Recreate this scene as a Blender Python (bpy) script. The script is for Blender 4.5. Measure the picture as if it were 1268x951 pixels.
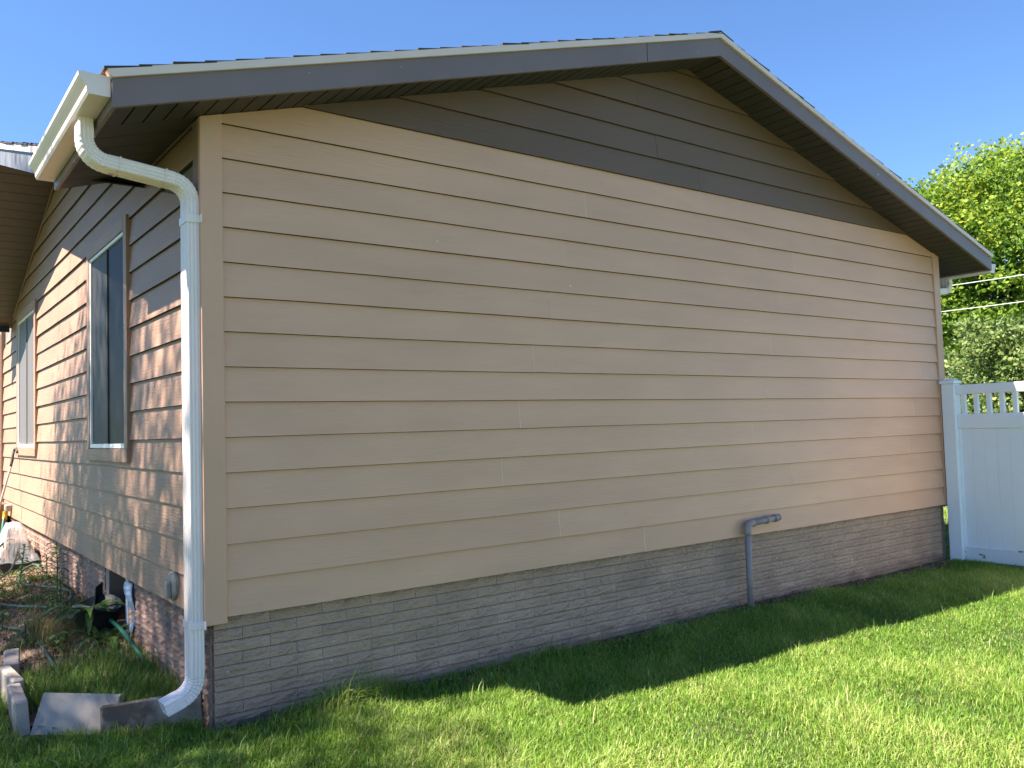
import bpy, math, random
import numpy as np
from mathutils import Vector, Matrix
random.seed(7); rng = np.random.default_rng(11)
for o in list(bpy.data.objects): bpy.data.objects.remove(o)
scene = bpy.context.scene; COL = scene.collection
# ------------------------------------------------------------------ camera
CAM = np.array([-1.30713543, -4.30869676, 0.901504990])
yaw, pit, rol, FPX = 0.640909655, 0.0504151991, -0.0291363210, 1054.12273
fw = np.array([math.sin(yaw)*math.cos(pit), math.cos(yaw)*math.cos(pit), math.sin(pit)])
r0 = np.cross(fw, [0, 0, 1]); r0 /= np.linalg.norm(r0); u0 = np.cross(r0, fw)
r2 = r0*math.cos(rol)+u0*math.sin(rol); u2 = -r0*math.sin(rol)+u0*math.cos(rol)
cd = bpy.data.cameras.new('camera'); cam = bpy.data.objects.new('camera', cd); COL.objects.link(cam)
cam.matrix_world = Matrix(((r2[0], u2[0], -fw[0], CAM[0]), (r2[1], u2[1], -fw[1], CAM[1]), (r2[2], u2[2], -fw[2], CAM[2]), (0, 0, 0, 1)))
cd.sensor_width = 36; cd.lens = FPX/1268*36; cd.clip_start = .05; cd.clip_end = 2000
scene.camera = cam
# ------------------------------------------------------------------ sky, sun, exposure
SUN = Vector((.73, -.19, -1.0)).normalized()
w = bpy.data.worlds.new('World'); scene.world = w; w.use_nodes = True
nt = w.node_tree; bg = nt.nodes['Background']
sk = nt.nodes.new('ShaderNodeTexSky'); sk.sky_type = 'NISHITA'; sk.sun_disc = False
sk.sun_elevation = math.asin(-SUN.z); sk.sun_rotation = math.atan2(-SUN.x, -SUN.y)
sk.altitude = 300; sk.air_density = 1.0; sk.dust_density = 0.1; sk.ozone_density = 10.0
nt.links.new(sk.outputs[0], bg.inputs[0]); bg.inputs[1].default_value = .056
sl = bpy.data.lights.new('sun', 'SUN'); sl.energy = 4.2; sl.angle = math.radians(.53); sl.color = (1, .93, .82)
so = bpy.data.objects.new('sun', sl); COL.objects.link(so); so.location = (-10, 5, 20)
so.rotation_euler = SUN.to_track_quat('-Z', 'Y').to_euler()
vs = scene.view_settings; vs.view_transform = 'Standard'; vs.look = 'None'; vs.gamma = 1; vs.exposure = 2.15
# ------------------------------------------------------------------ materials
def lin(*c):
    return tuple(((v/255)/12.92 if v/255 <= .04045 else ((v/255+.055)/1.055)**2.4) for v in c)
def mat(name, col, rough=.6, var=.12, vscale=3., stretch=(1, 1, 1), bump=0., bscale=40., bstretch=(1, 1, 1), spec=.5, metal=0., col2=None, thr=None, speck=None, speck_scale=30, speck_thr=.78, objvar=0., splash=False):
    m = bpy.data.materials.new(name); m.use_nodes = True; n = m.node_tree; N = n.nodes; L = n.links
    b = N['Principled BSDF']; b.inputs['Roughness'].default_value = rough; b.inputs['Metallic'].default_value = metal
    b.inputs['Specular IOR Level'].default_value = spec
    g = N.new('ShaderNodeNewGeometry')
    def noise(scale, st, detail=5):
        mp = N.new('ShaderNodeMapping'); mp.inputs['Scale'].default_value = st
        L.new(g.outputs['Position'], mp.inputs['Vector'])
        t = N.new('ShaderNodeTexNoise'); t.inputs['Scale'].default_value = scale; t.inputs['Detail'].default_value = detail
        L.new(mp.outputs[0], t.inputs['Vector']); return t
    t = noise(vscale, stretch)
    cr = N.new('ShaderNodeValToRGB'); e = cr.color_ramp.elements
    e[0].position, e[1].position = (.3, .7) if thr is None else thr
    c2 = col2 if col2 else tuple(min(1, c*(1+var)) for c in col)
    c1 = col if col2 else tuple(c*(1-var) for c in col)
    e[0].color = (*c1, 1); e[1].color = (*c2, 1)
    L.new(t.outputs['Fac'], cr.inputs[0]); out = cr.outputs[0]
    if speck:
        t3 = noise(speck_scale, (1, 1, 1), 2)
        r3 = N.new('ShaderNodeValToRGB'); r3.color_ramp.elements[0].position = speck_thr; r3.color_ramp.elements[1].position = speck_thr+.02
        L.new(t3.outputs['Fac'], r3.inputs[0])
        mx = N.new('ShaderNodeMix'); mx.data_type = 'RGBA'; L.new(r3.outputs[0], mx.inputs['Factor'])
        L.new(out, mx.inputs['A']); mx.inputs['B'].default_value = (*speck, 1); out = mx.outputs['Result']
    if splash:
        sx = N.new('ShaderNodeSeparateXYZ'); L.new(g.outputs['Position'], sx.inputs[0])
        t4 = noise(7, (1, 1, 1.5), 4); ad = N.new('ShaderNodeMath'); ad.operation = 'MULTIPLY_ADD'; ad.inputs[1].default_value = -.22; L.new(t4.outputs['Fac'], ad.inputs[0]); L.new(sx.outputs['Z'], ad.inputs[2])
        mr = N.new('ShaderNodeMapRange'); mr.inputs['From Min'].default_value = -.66; mr.inputs['From Max'].default_value = -.56; mr.inputs['To Min'].default_value = .75; mr.inputs['To Max'].default_value = 0.
        L.new(ad.outputs[0], mr.inputs['Value'])
        m4 = N.new('ShaderNodeMix'); m4.data_type = 'RGBA'; L.new(mr.outputs[0], m4.inputs['Factor']); L.new(out, m4.inputs['A']); m4.inputs['B'].default_value = (.16, .10, .065, 1); out = m4.outputs['Result']
    if objvar:
        oi = N.new('ShaderNodeObjectInfo'); mr = N.new('ShaderNodeMapRange')
        mr.inputs['To Min'].default_value = 1-objvar; mr.inputs['To Max'].default_value = 1+objvar
        L.new(oi.outputs['Random'], mr.inputs['Value'])
        ml = N.new('ShaderNodeVectorMath'); ml.operation = 'SCALE'; L.new(out, ml.inputs[0]); L.new(mr.outputs[0], ml.inputs['Scale']); out = ml.outputs[0]
    L.new(out, b.inputs['Base Color'])
    if bump:
        t2 = noise(bscale, bstretch, 6)
        bp = N.new('ShaderNodeBump'); bp.inputs['Strength'].default_value = min(1, bump); bp.inputs['Distance'].default_value = .004*max(1, bump)
        L.new(t2.outputs['Fac'], bp.inputs['Height']); L.new(bp.outputs[0], b.inputs['Normal'])
    return m
def leafmat(name, c1, c2, c3, transl=.35, rough=.5):
    """colour per leaf from a random vertex attribute, part of the light passes through"""
    m = bpy.data.materials.new(name); m.use_nodes = True; n = m.node_tree; N = n.nodes; L = n.links
    b = N['Principled BSDF']; b.inputs['Roughness'].default_value = rough; b.inputs['Specular IOR Level'].default_value = .3
    a = N.new('ShaderNodeAttribute'); a.attribute_name = 'tint'
    cr = N.new('ShaderNodeValToRGB'); e = cr.color_ramp.elements
    e[0].color = (*c1, 1); e[1].color = (*c3, 1); k = cr.color_ramp.elements.new(.5); k.color = (*c2, 1)
    L.new(a.outputs['Fac'], cr.inputs[0]); L.new(cr.outputs[0], b.inputs['Base Color'])
    tr = N.new('ShaderNodeBsdfTranslucent'); L.new(cr.outputs[0], tr.inputs['Color'])
    mx = N.new('ShaderNodeMixShader'); mx.inputs[0].default_value = transl
    L.new(b.outputs[0], mx.inputs[1]); L.new(tr.outputs[0], mx.inputs[2]); L.new(mx.outputs[0], N['Material Output'].inputs['Surface'])
    return m
M = {}
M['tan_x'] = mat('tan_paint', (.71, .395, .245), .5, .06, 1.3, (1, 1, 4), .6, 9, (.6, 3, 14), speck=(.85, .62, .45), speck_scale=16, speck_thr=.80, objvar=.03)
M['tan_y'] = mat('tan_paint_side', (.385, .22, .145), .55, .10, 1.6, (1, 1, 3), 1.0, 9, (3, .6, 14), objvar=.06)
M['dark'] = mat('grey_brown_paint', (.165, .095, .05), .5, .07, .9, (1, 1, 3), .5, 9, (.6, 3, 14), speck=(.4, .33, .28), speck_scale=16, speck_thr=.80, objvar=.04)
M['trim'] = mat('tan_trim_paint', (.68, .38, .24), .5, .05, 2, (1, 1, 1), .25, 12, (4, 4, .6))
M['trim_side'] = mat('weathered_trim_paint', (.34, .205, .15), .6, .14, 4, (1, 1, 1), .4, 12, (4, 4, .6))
M['caulk'] = mat('caulk', (.80, .56, .42), .6)
M['lap'] = mat('lap_shadow_edge', (.035, .024, .016), .8)  # dark colour paints in the shadow line under each lap
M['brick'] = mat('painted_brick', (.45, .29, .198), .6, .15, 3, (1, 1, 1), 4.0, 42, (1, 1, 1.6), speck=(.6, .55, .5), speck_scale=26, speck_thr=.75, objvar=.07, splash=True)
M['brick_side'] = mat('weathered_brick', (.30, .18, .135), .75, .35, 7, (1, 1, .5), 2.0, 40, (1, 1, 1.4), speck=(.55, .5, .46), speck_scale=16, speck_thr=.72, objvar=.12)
M['mortar'] = mat('brick_joint', (.25, .165, .118), .8, .1, 8, bump=.5, bscale=60)
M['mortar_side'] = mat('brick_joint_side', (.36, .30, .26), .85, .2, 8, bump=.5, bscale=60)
M['conc'] = mat('concrete_core', (.2, .18, .16), .9)
M['fascia'] = mat('slate_fascia', (.20, .142, .130), .45, .08, 2, speck=(.75, .75, .75), speck_scale=15, speck_thr=.715)
M['fascia_w'] = mat('weathered_fascia', (.16, .16, .18), .55, .2, 5, (1, 3, 1))
M['drip'] = mat('cream_drip_edge', (.78, .60, .50), .4, .05, 3)
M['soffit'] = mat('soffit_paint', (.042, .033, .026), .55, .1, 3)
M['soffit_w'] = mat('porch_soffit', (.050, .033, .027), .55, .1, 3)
M['gap'] = mat('soffit_backing', (.004, .004, .004), .8)
M['shingle'] = mat('asphalt_shingle', (.055, .045, .040), .9, .35, 25, bump=.8, bscale=150)
M['white'] = mat('white_metal', (.95, .81, .76), .35, .04, 4, speck=(.55, .52, .46), speck_scale=9, speck_thr=.74)
M['gutter'] = mat('cream_gutter', (.88, .70, .60), .38, .07, 5, (1, .4, 2))
M['vinyl'] = mat('white_vinyl', (.90, .90, .90), .38, .02, 4)
M['vinyl_dirty'] = mat('white_vinyl_scuffed', (.80, .81, .82), .4, .03, 4, speck=(.25, .27, .2), speck_scale=9, speck_thr=.66)
M['glass'] = mat('window_screen_blue', (.008, .008, .010), .5, .3, 8, (1, 2.5, .25), spec=.12)
M['screen'] = mat('insect_screen', (.024, .021, .021), .6, .15, 6, (1, 2.5, .25))
M['screen2'] = mat('insect_screen_pale', (.14, .125, .125), .6, .08, 6, (1, 2.5, .25))
M['pipe'] = mat('grey_pipe', (.32, .255, .235), .5, .1, 12, bump=.2)
M['vent'] = mat('weathered_vent', (.33, .30, .25), .55, .15, 20)
M['black'] = mat('black_plastic', (.018, .018, .02), .5)
M['paver'] = mat('concrete_paver', (.42, .35, .30), .9, .2, 9, bump=.9, bscale=120)
M['paver_wet'] = mat('stained_paver', (.085, .065, .055), .85, col2=(.32, .285, .25), vscale=4, thr=(.48, .60), bump=.9, bscale=120)
M['hose_d'] = mat('green_hose', (.02, .13, .085), .4, .25, 10)
M['hose_l'] = mat('worn_hose', (.075, .115, .09), .5, .45, 14)
M['cable'] = mat('pale_cable', (.55, .55, .55), .5)
M['brown'] = mat('brown_wood', (.23, .115, .05), .7, .2, 5, bump=.4)
M['dkbrown'] = mat('dark_box', (.05, .042, .04), .7, .2, 5)
M['bark'] = mat('bark', (.06, .045, .035), .9, .3, 6, (1, 1, .3), .8, 20)
M['yellow'] = mat('yellow_plastic', (.62, .36, .02), .5)
M['blue'] = mat('blue_strip', (.18, .26, .40), .5, .3, 20, (1, 1, .3))
M['lawn'] = mat('lawn_soil', (.035, .038, .014), .95, col2=(.075, .07, .028), vscale=9, bump=.6, bscale=60)
M['far'] = mat('far_lawn', (.085, .125, .035), .95, .2, 1)
M['soil'] = mat('garden_soil', (.14, .09, .062), .95, col2=(.36, .235, .16), vscale=14, bump=1.5, bscale=45)
M['dirt'] = mat('dirt_strip', (.075, .05, .035), .95, col2=(.14, .10, .07), vscale=18, bump=1.5, bscale=60)
pm = bpy.data.materials.new('clear_plastic'); pm.use_nodes = True
b_ = pm.node_tree.nodes['Principled BSDF']; b_.inputs['Base Color'].default_value = (.8, .82, .85, 1); b_.inputs['Roughness'].default_value = .22
b_.inputs['Alpha'].default_value = .33
M['plastic'] = pm
M['grass'] = leafmat('grass_blades', (.10, .20, .028), (.22, .37, .042), (.50, .50, .18), .45, .45)
M['grass_l'] = leafmat('bed_grass', (.07, .15, .025), (.12, .23, .035), (.24, .31, .08), .4, .45)
M['straw'] = leafmat('dry_grass', (.26, .19, .08), (.36, .27, .12), (.20, .2, .06), .3, .6)
M['leaf'] = leafmat('maple_leaves', (.09, .18, .035), (.21, .32, .035), (.46, .48, .05), .48)
M['leaf2'] = leafmat('shrub_leaves', (.08, .14, .04), (.17, .24, .06), (.34, .36, .13), .4)
M['leaf3'] = leafmat('shade_leaves', (.05, .10, .02), (.07, .13, .02), (.09, .15, .03), .3)
M['leaf4'] = leafmat('garden_leaves', (.035, .09, .025), (.08, .17, .035), (.22, .30, .08), .35, .4)
M['litter'] = leafmat('dry_litter', (.09, .05, .03), (.20, .13, .07), (.36, .26, .16), .2, .8)
# ------------------------------------------------------------------ helpers
def mesh(name, v, f, m=None, smooth=False):
    me = bpy.data.meshes.new(name); me.from_pydata([tuple(map(float, q)) for q in v], [], f); me.update()
    if m is not None: me.materials.append(M[m] if isinstance(m, str) else m)
    if smooth:
        me.polygons.foreach_set('use_smooth', [True]*len(me.polygons))
    return me
def link(name, me, parent=None, loc=None):
    o = bpy.data.objects.new(name, me); COL.objects.link(o)
    if loc is not None: o.location = loc
    if parent is not None:
        o.parent = parent
        if parent.type == 'EMPTY': o.matrix_parent_inverse = Matrix.Translation(-Vector(parent.location))
    return o
def add(name, v, f, m, parent=None, smooth=False): return link(name, mesh(name, v, f, m, smooth), parent)
def tag(o, label, cat=None, group=None, kind=None):
    if label: o['label'] = label
    if cat: o['category'] = cat
    if group: o['group'] = group
    if kind: o['kind'] = kind
    return o
def thing(name, label, cat, loc, group=None):
    o = bpy.data.objects.new(name, None); COL.objects.link(o); o.location = loc; o.empty_display_size = .1
    return tag(o, label, cat, group)
def struct(o): o['kind'] = 'structure'; return o
BF = [(0, 3, 2, 1), (4, 5, 6, 7), (0, 1, 5, 4), (1, 2, 6, 5), (2, 3, 7, 6), (3, 0, 4, 7)]
def boxv(x0, x1, y0, y1, z0, z1):
    return [(x0, y0, z0), (x1, y0, z0), (x1, y1, z0), (x0, y1, z0), (x0, y0, z1), (x1, y0, z1), (x1, y1, z1), (x0, y1, z1)]
def box(name, x0, x1, y0, y1, z0, z1, m, parent=None): return add(name, boxv(x0, x1, y0, y1, z0, z1), BF, m, parent)
def boxes(lst):
    v, f = [], []
    for b in lst:
        n = len(v); v += boxv(*b); f += [tuple(i+n for i in q) for q in BF]
    return v, f
def bevbox(x0, x1, y0, y1, z0, z1, b):
    """box with all edges chamfered: 24 vertices"""
    v, ids = [], {}
    for i, x in enumerate((x0, x1)):
        for j, y in enumerate((y0, y1)):
            for k, z in enumerate((z0, z1)):
                sx, sy, sz = (1, -1)[i], (1, -1)[j], (1, -1)[k]
                for a, q in enumerate(((x, y+sy*b, z+sz*b), (x+sx*b, y, z+sz*b), (x+sx*b, y+sy*b, z))):
                    ids[(i, j, k, a)] = len(v); v.append(q)
    f = []
    I = lambda i, j, k, a: ids[(i, j, k, a)]
    cyc = ((0, 0), (0, 1), (1, 1), (1, 0))
    for s in (0, 1):
        f.append([I(s, p, q, 0) for p, q in cyc]); f.append([I(p, s, q, 1) for p, q in cyc]); f.append([I(p, q, s, 2) for p, q in cyc])
    for p in (0, 1):
        for q in (0, 1):
            f.append([I(0, p, q, 1), I(1, p, q, 1), I(1, p, q, 2), I(0, p, q, 2)])
            f.append([I(p, 0, q, 0), I(p, 1, q, 0), I(p, 1, q, 2), I(p, 0, q, 2)])
            f.append([I(p, q, 0, 0), I(p, q, 1, 0), I(p, q, 1, 1), I(p, q, 0, 1)])
            for s in (0, 1): f.append([I(s, p, q, 0), I(s, p, q, 1), I(s, p, q, 2)])
    return v, f
def fixn(me):
    import bmesh
    bm = bmesh.new(); bm.from_mesh(me); bmesh.ops.recalc_face_normals(bm, faces=bm.faces); bm.to_mesh(me); bm.free(); return me
def addf(name, v, f, m, parent=None, smooth=False):
    return link(name, fixn(mesh(name, v, f, m, smooth)), parent)
def prism(poly, ax, a, b):
    """polygon (2-D) extruded along axis ax from a to b"""
    n = len(poly); v = []
    for t in (a, b):
        for p in poly:
            v.append((t, p[0], p[1]) if ax == 0 else (p[0], t, p[1]) if ax == 1 else (p[0], p[1], t))
    f = [tuple(range(n)), tuple(range(2*n-1, n-1, -1))]+[(i, (i+1) % n, n+(i+1) % n, n+i) for i in range(n)]
    return v, f
def sweep(path, prof, side=None, scale=None, cap=True):
    """profile (a,b) carried along path; a along the side vector, b along side x tangent"""
    P = [Vector(p) for p in path]; n = len(prof); v = []; f = []
    T = [(P[min(i+1, len(P)-1)]-P[max(i-1, 0)]).normalized() for i in range(len(P))]
    s = Vector(side) if side else T[0].orthogonal().normalized()
    for i, p in enumerate(P):
        s = (s-T[i]*s.dot(T[i])).normalized(); u = T[i].cross(s); k = scale[i] if scale else 1
        for a, b in prof: v.append(p+s*(a*k)+u*(b*k))
    for i in range(len(P)-1):
        for j in range(n):
            f.append((i*n+j, i*n+(j+1) % n, (i+1)*n+(j+1) % n, (i+1)*n+j))
    if cap: f += [tuple(range(n-1, -1, -1)), tuple(range((len(P)-1)*n, len(P)*n))]
    return v, f
def circ(r, n=8): return [(r*math.cos(2*math.pi*i/n), r*math.sin(2*math.pi*i/n)) for i in range(n)]
def smoothpath(pts, n=8):
    """Catmull-Rom"""
    P = [Vector(p) for p in pts]; P = [P[0]*2-P[1]]+P+[P[-1]*2-P[-2]]; out = []
    for i in range(1, len(P)-2):
        for k in range(n):
            t = k/n; a, b, c, d = P[i-1:i+3]
            out.append(.5*((2*b)+(c-a)*t+(2*a-5*b+4*c-d)*t*t+(3*b-a-3*c+d)*t**3))
    return out+[P[-2]]
def clip(poly, a, b, c):
    """keep a*s+b*z<=c"""
    out = []
    for i in range(len(poly)):
        p, q = poly[i], poly[(i+1) % len(poly)]; dp, dq = a*p[0]+b*p[1]-c, a*q[0]+b*q[1]-c
        if dp <= 0: out.append(p)
        if dp*dq < 0:
            t = dp/(dp-dq); out.append((p[0]+(q[0]-p[0])*t, p[1]+(q[1]-p[1])*t))
    return out
def bigmesh(name, V, F4, m, tint=None):
    """V (n,3), F4 (k,c) same-size polygons, tint per vertex"""
    me = bpy.data.meshes.new(name); c = F4.shape[1]
    me.vertices.add(len(V)); me.vertices.foreach_set('co', np.ascontiguousarray(V, dtype=np.float32).ravel())
    me.loops.add(F4.size); me.loops.foreach_set('vertex_index', np.ascontiguousarray(F4, dtype=np.int32).ravel())
    me.polygons.add(len(F4)); me.polygons.foreach_set('loop_start', np.arange(0, F4.size, c, dtype=np.int32))
    me.polygons.foreach_set('loop_total', np.full(len(F4), c, dtype=np.int32)); me.update(calc_edges=True)
    if tint is not None:
        a = me.attributes.new('tint', 'FLOAT', 'POINT'); a.data.foreach_set('value', np.ascontiguousarray(tint, dtype=np.float32))
    me.materials.append(M[m]); return me
# ------------------------------------------------------------------ dimensions
E_ = .178; W = 7.33; RX = W/2; SL = .298; OV = .32; EO = .49; GZ = -.565
def soff(x): return 2.515+SL*(RX-abs(x-RX))          # soffit height above x, also over the eaves
WY, WZ, WX = 4.15, 3.325, .52                         # cross gable: ridge y, soffit apex, overhang
def wsoff(y): return WZ-SL*abs(y-WY)
def ground_z(x, y):
    return GZ+.012*np.sin(x*1.7+.4)*np.cos(y*1.3)+.03*np.clip((.6-x)/1.5, 0, 1)
# ------------------------------------------------------------------ ground
struct(add('ground', [(-600, -600, GZ-.06), (900, -600, GZ-.06), (900, 900, GZ-.06), (-600, 900, GZ-.06)], [(0, 1, 2, 3)], 'far'))
xs = np.linspace(-4, 12, 81); ys = np.linspace(-7, 9, 81)
gx, gy = np.meshgrid(xs, ys); gz = ground_z(gx, gy)
V = np.stack([gx, gy, gz], -1).reshape(-1, 3); i = np.arange(80*81).reshape(80, 81)[:, :80].ravel()
lawn = link('lawn', bigmesh('lawn', V, np.stack([i, i+1, i+82, i+81], 1), 'lawn')); struct(lawn)
def bed_z(x, y):
    t = np.clip((y-.3)/1.8, 0, 1); s = np.clip((x+.72)/.7, 0, 1)
    return -.535+.10*t*(.55+.45*s)+.075*t*s+.018*np.sin(x*13+y*7)*np.sin(y*9-x*4)
def dA(x, y): return (x+.2)*.293+(y-.235)*.956
def dB(x, y): return (x+.545)*.643+(y-.44)*.766
def outside_bed(x, y): return ((x > -.40) & (dA(x, y) < .0)) | ((x <= -.40) & (dB(x, y) < 0.0))
xs = np.linspace(-.70, .03, 40); ys = np.linspace(.14, 8.2, 180); gx, gy = np.meshgrid(xs, ys)
V = np.stack([gx, gy, bed_z(gx, gy)], -1).reshape(-1, 3); i = np.arange(179*40).reshape(179, 40)[:, :39].ravel()
i = i[~outside_bed(V[i, 0], V[i, 1])]
bed = link('garden_bed', bigmesh('garden_bed', V, np.stack([i, i+1, i+41, i+40], 1), 'soil')); struct(bed)
n = 90; xs = np.linspace(.15, 7.6, n); v = []; f = []
for k, x in enumerate(xs):
    wd = .10+.05*math.sin(x*3)+.03*math.sin(x*11+1)+(.05 if x > 3 else 0)
    z = float(ground_z(x, -.05)); v += [(x, .03, z+.022), (x, -wd, z+.004)]
    if k: f.append((2*k-2, 2*k-1, 2*k+1, 2*k))
struct(add('dirt_strip', v, f, 'dirt'))
# ------------------------------------------------------------------ the house
house = thing('house', 'single-storey house with tan lap siding, painted brick foundation and dark gable roof', 'house', (RX, 4, GZ))
# core body
poly = [(.012, 0.004), (W-.012, .004), (W-.012, 2.50), (RX, soff(RX)-.012), (.012, 2.50)]
v, f = prism(poly, 1, .012, 12); gable = addf('gable_wall', v, f, 'conc', house)
poly = [(.02, .006), (9.5, .006), (9.5, 2.30), (7.3, 2.30), (WY, WZ-.02), (1.25, wsoff(1.25)-.02), (.02, 2.48)]
v, f = prism(poly, 0, .008, .06); side = addf('side_wall', v, f, 'conc', house)
def board(wall, poly, z0, mname, name='lap_board'):
    """poly of (s,z); wall 'g': s=x facing -y, 's': s=y facing -x"""
    if len(poly) < 3: return
    j = random.uniform(-.0012, .0012); tl = random.uniform(-.0012, .0012)
    n = len(poly); v = []; low = [z < z0+.004 for _, z in poly]
    for (s, z), lo in zip(poly, low):
        fr = .021-.0165*(z-z0)/E_+j+tl*math.sin(s*.9); zf = z+(.0024 if lo else 0)
        v.append((s, -fr, zf) if wall == 'g' else (-fr, s, zf))
    for s, z in poly:
        bk = -.0105+.0145*min(1, (z-z0)/E_); v.append((s, bk, z) if wall == 'g' else (bk, s, z))
    f = [tuple(range(n)), tuple(range(2*n-1, n-1, -1))]+[(i, (i+1) % n, n+(i+1) % n, n+i) for i in range(n)]
    me = mesh(name, v, f, mname); me.materials.append(M['lap'])  # second slot: painted-in lap shadow for the underside and bottom chamfer
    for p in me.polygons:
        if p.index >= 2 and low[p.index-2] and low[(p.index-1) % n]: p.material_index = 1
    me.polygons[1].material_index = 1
    link(name, fixn(me), gable if wall == 'g' else side)
def densify(poly, L):
    out = []
    for i in range(len(poly)):
        p, q = poly[i], poly[(i+1) % len(poly)]; d = math.hypot(q[0]-p[0], q[1]-p[1]); k = max(1, int(d/L))
        out += [(p[0]+(q[0]-p[0])*t/k, p[1]+(q[1]-p[1])*t/k) for t in range(k)]
    return out
J = {0: [3.02], 1: [2.25, 7.0], 2: [4.76], 3: [1.80, 6.62], 4: [4.27], 5: [1.95, 6.76], 6: [4.42], 7: [2.08, 6.91], 8: [4.55], 9: [2.22, 7.04], 10: [4.70], 11: [2.36], 12: [4.91], 13: [2.57], 14: [4.24], 15: [3.75], 16: [3.29], 17: [4.4], 18: [3.1], 19: []}
CB = .088
def bw(a, b, z0, z1):   # slightly wavy lower edge, as hung boards are
    n = max(1, int((b-a)/.41))
    return [(a+(b-a)*i/n, z0+random.uniform(-.0013, .0013)) for i in range(n+1)]+[(b, z1), (a, z1)]
for k in range(21):
    z0, z1 = k*E_, (k+1)*E_+.006
    cuts = [CB+.001]+[c for c in J.get(k, [])]+[W-CB-.001]
    for a, b in zip(cuts, cuts[1:]):
        p = bw(a+(.0022 if a > .2 else 0), b-(.0022 if b < 7.1 else 0), z0, z1)
        p = clip(clip(p, -SL, 1, 2.515-.001), SL, 1, 2.515+SL*W-.001)
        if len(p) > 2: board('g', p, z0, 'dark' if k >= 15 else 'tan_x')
    for c in J.get(k, []):
        if z1 < soff(c)-.05:
            w_ = random.uniform(.0024, .0036); za, zb_ = z0+.004, z1-.010; dk = .0004
            vv = [(c-w_, -.0206+dk, za), (c+w_, -.0206+dk, za), (c+w_, .002, za), (c-w_, .002, za), (c-w_, -.0052+dk, zb_), (c+w_, -.0052+dk, zb_), (c+w_, .002, zb_), (c-w_, .002, zb_)]
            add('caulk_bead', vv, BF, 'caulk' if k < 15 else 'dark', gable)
for x0, x1, sx in ((-.024, CB, 0), (W-CB, W+.024, 0)):
    zb_ = -.028 if x0 < 1 else .0
    v, f = bevbox(x0, x1, -.030, .003, zb_, 2.5, .003)
    v = [(a, b, c if c < 1 else soff(a)-.0015-(2.5-c)) for a, b, c in v]
    addf('corner_board', v, f, 'trim', gable)
# side wall boards
WIN = [(1.505, 2.80, .745, 2.345), (5.47, 6.92, .745, 2.345)]   # outer trim rectangles y0 y1 z0 z1
SJ = {0: [3.8, 7.34], 1: [7.34, 3.2], 2: [7.34], 3: [4.0], 4: [3.1], 12: [4.2], 13: [3.6], 14: [3.4], 15: [2.55], 16: [4.7]}
for k in range(18):
    z0, z1 = k*E_, (k+1)*E_+.006
    if z1 < 2.38: segs = [(CB, 8.36)]
    else: segs = [(CB, 1.22), (1.224, 8.36)]
    out = []
    for a, b in segs:
        for c in sorted(SJ.get(k, [])):
            if a+.1 < c < b-.1: out.append((a, c-.002)); a = c+.002
        out.append((a, b))
    segs = out
    for (y0, y1, wz0, wz1) in WIN:
        o2 = []
        for a, b in segs:
            if wz0-.02 < z0 and z0 < wz1-.05 and a < y0 and b > y1: o2 += [(a, y0-.002), (y1+.002, b)]
            else: o2.append((a, b))
        segs = o2
    for a, b in segs:
        p = bw(a, b, z0, z1)
        if b < 1.23: p = clip(p, 0, 1, 2.514)
        else:
            zc = wsoff(a) if a > 6 else None
            p = clip(clip(p, -SL, 1, WZ-SL*WY-.001), SL, 1, WZ+SL*WY-.001)
        # boards running behind a window's top or bottom trim stay whole, the trim stands proud of them
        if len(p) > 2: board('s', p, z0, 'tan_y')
    if z1 < 2.45: board('s', bw(9.53, 11.9, z0, z1), z0, 'tan_y')
    for c in SJ.get(k, []):
        if z1 < wsoff(c)-.03: box('caulk_bead', -.006, .003, c-.0025, c+.0025, z0+.004, z1-.012, 'gap', side)
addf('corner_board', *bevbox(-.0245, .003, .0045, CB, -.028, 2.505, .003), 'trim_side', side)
# windows
def window(y0, y1, z0, z1, n):
    wn = link('window', mesh('window', *boxes([(-.012, .006, y0+.09, y1-.09, z0+.09, z1-.09)]), 'black'), house)
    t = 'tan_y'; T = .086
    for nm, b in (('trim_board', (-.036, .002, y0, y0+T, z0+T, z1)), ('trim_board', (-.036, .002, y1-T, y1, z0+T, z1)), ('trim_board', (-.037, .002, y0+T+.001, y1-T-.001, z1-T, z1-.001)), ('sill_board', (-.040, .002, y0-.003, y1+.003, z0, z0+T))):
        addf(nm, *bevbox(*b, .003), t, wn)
    a, b, c, d = y0+T+.004, y1-T-.004, z0+T+.004, z1-T-.004; F = .024
    for bx in ((-.030, .0, a, a+F, c, d), (-.030, .0, b-F, b, c, d), (-.031, .0, a+F, b-F, d-F, d), (-.034, .0, a+F, b-F, c, c+F*1.3)):
        addf('frame_rail', *bevbox(*bx, .003), 'vinyl', wn)
    m = (a+b)/2
    addf('frame_stile', *bevbox(-.024, -.013, m-.02, m+.02, c+F*1.3, d-F, .002), 'dkbrown' if n == 0 else 'screen2', wn)
    for q, (s, e) in enumerate(((a+F, m-.021), (m+.021, b-F))):
        pv = [(-.0150, s, c+F), (-.0150, e, c+F), (-.0150, e, d-F), (-.0150, s, d-F), (-.0128, s, c+F), (-.0128, e, c+F), (-.0128, e, d-F), (-.0128, s, d-F)]
        if n == 0 and q == 0: addf('pane', pv, BF, 'glass', wn)
        else: addf('screen', pv, BF, 'screen' if n == 0 else 'screen2', wn)
    return wn
for n, q in enumerate(WIN): window(*q, n)
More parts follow.
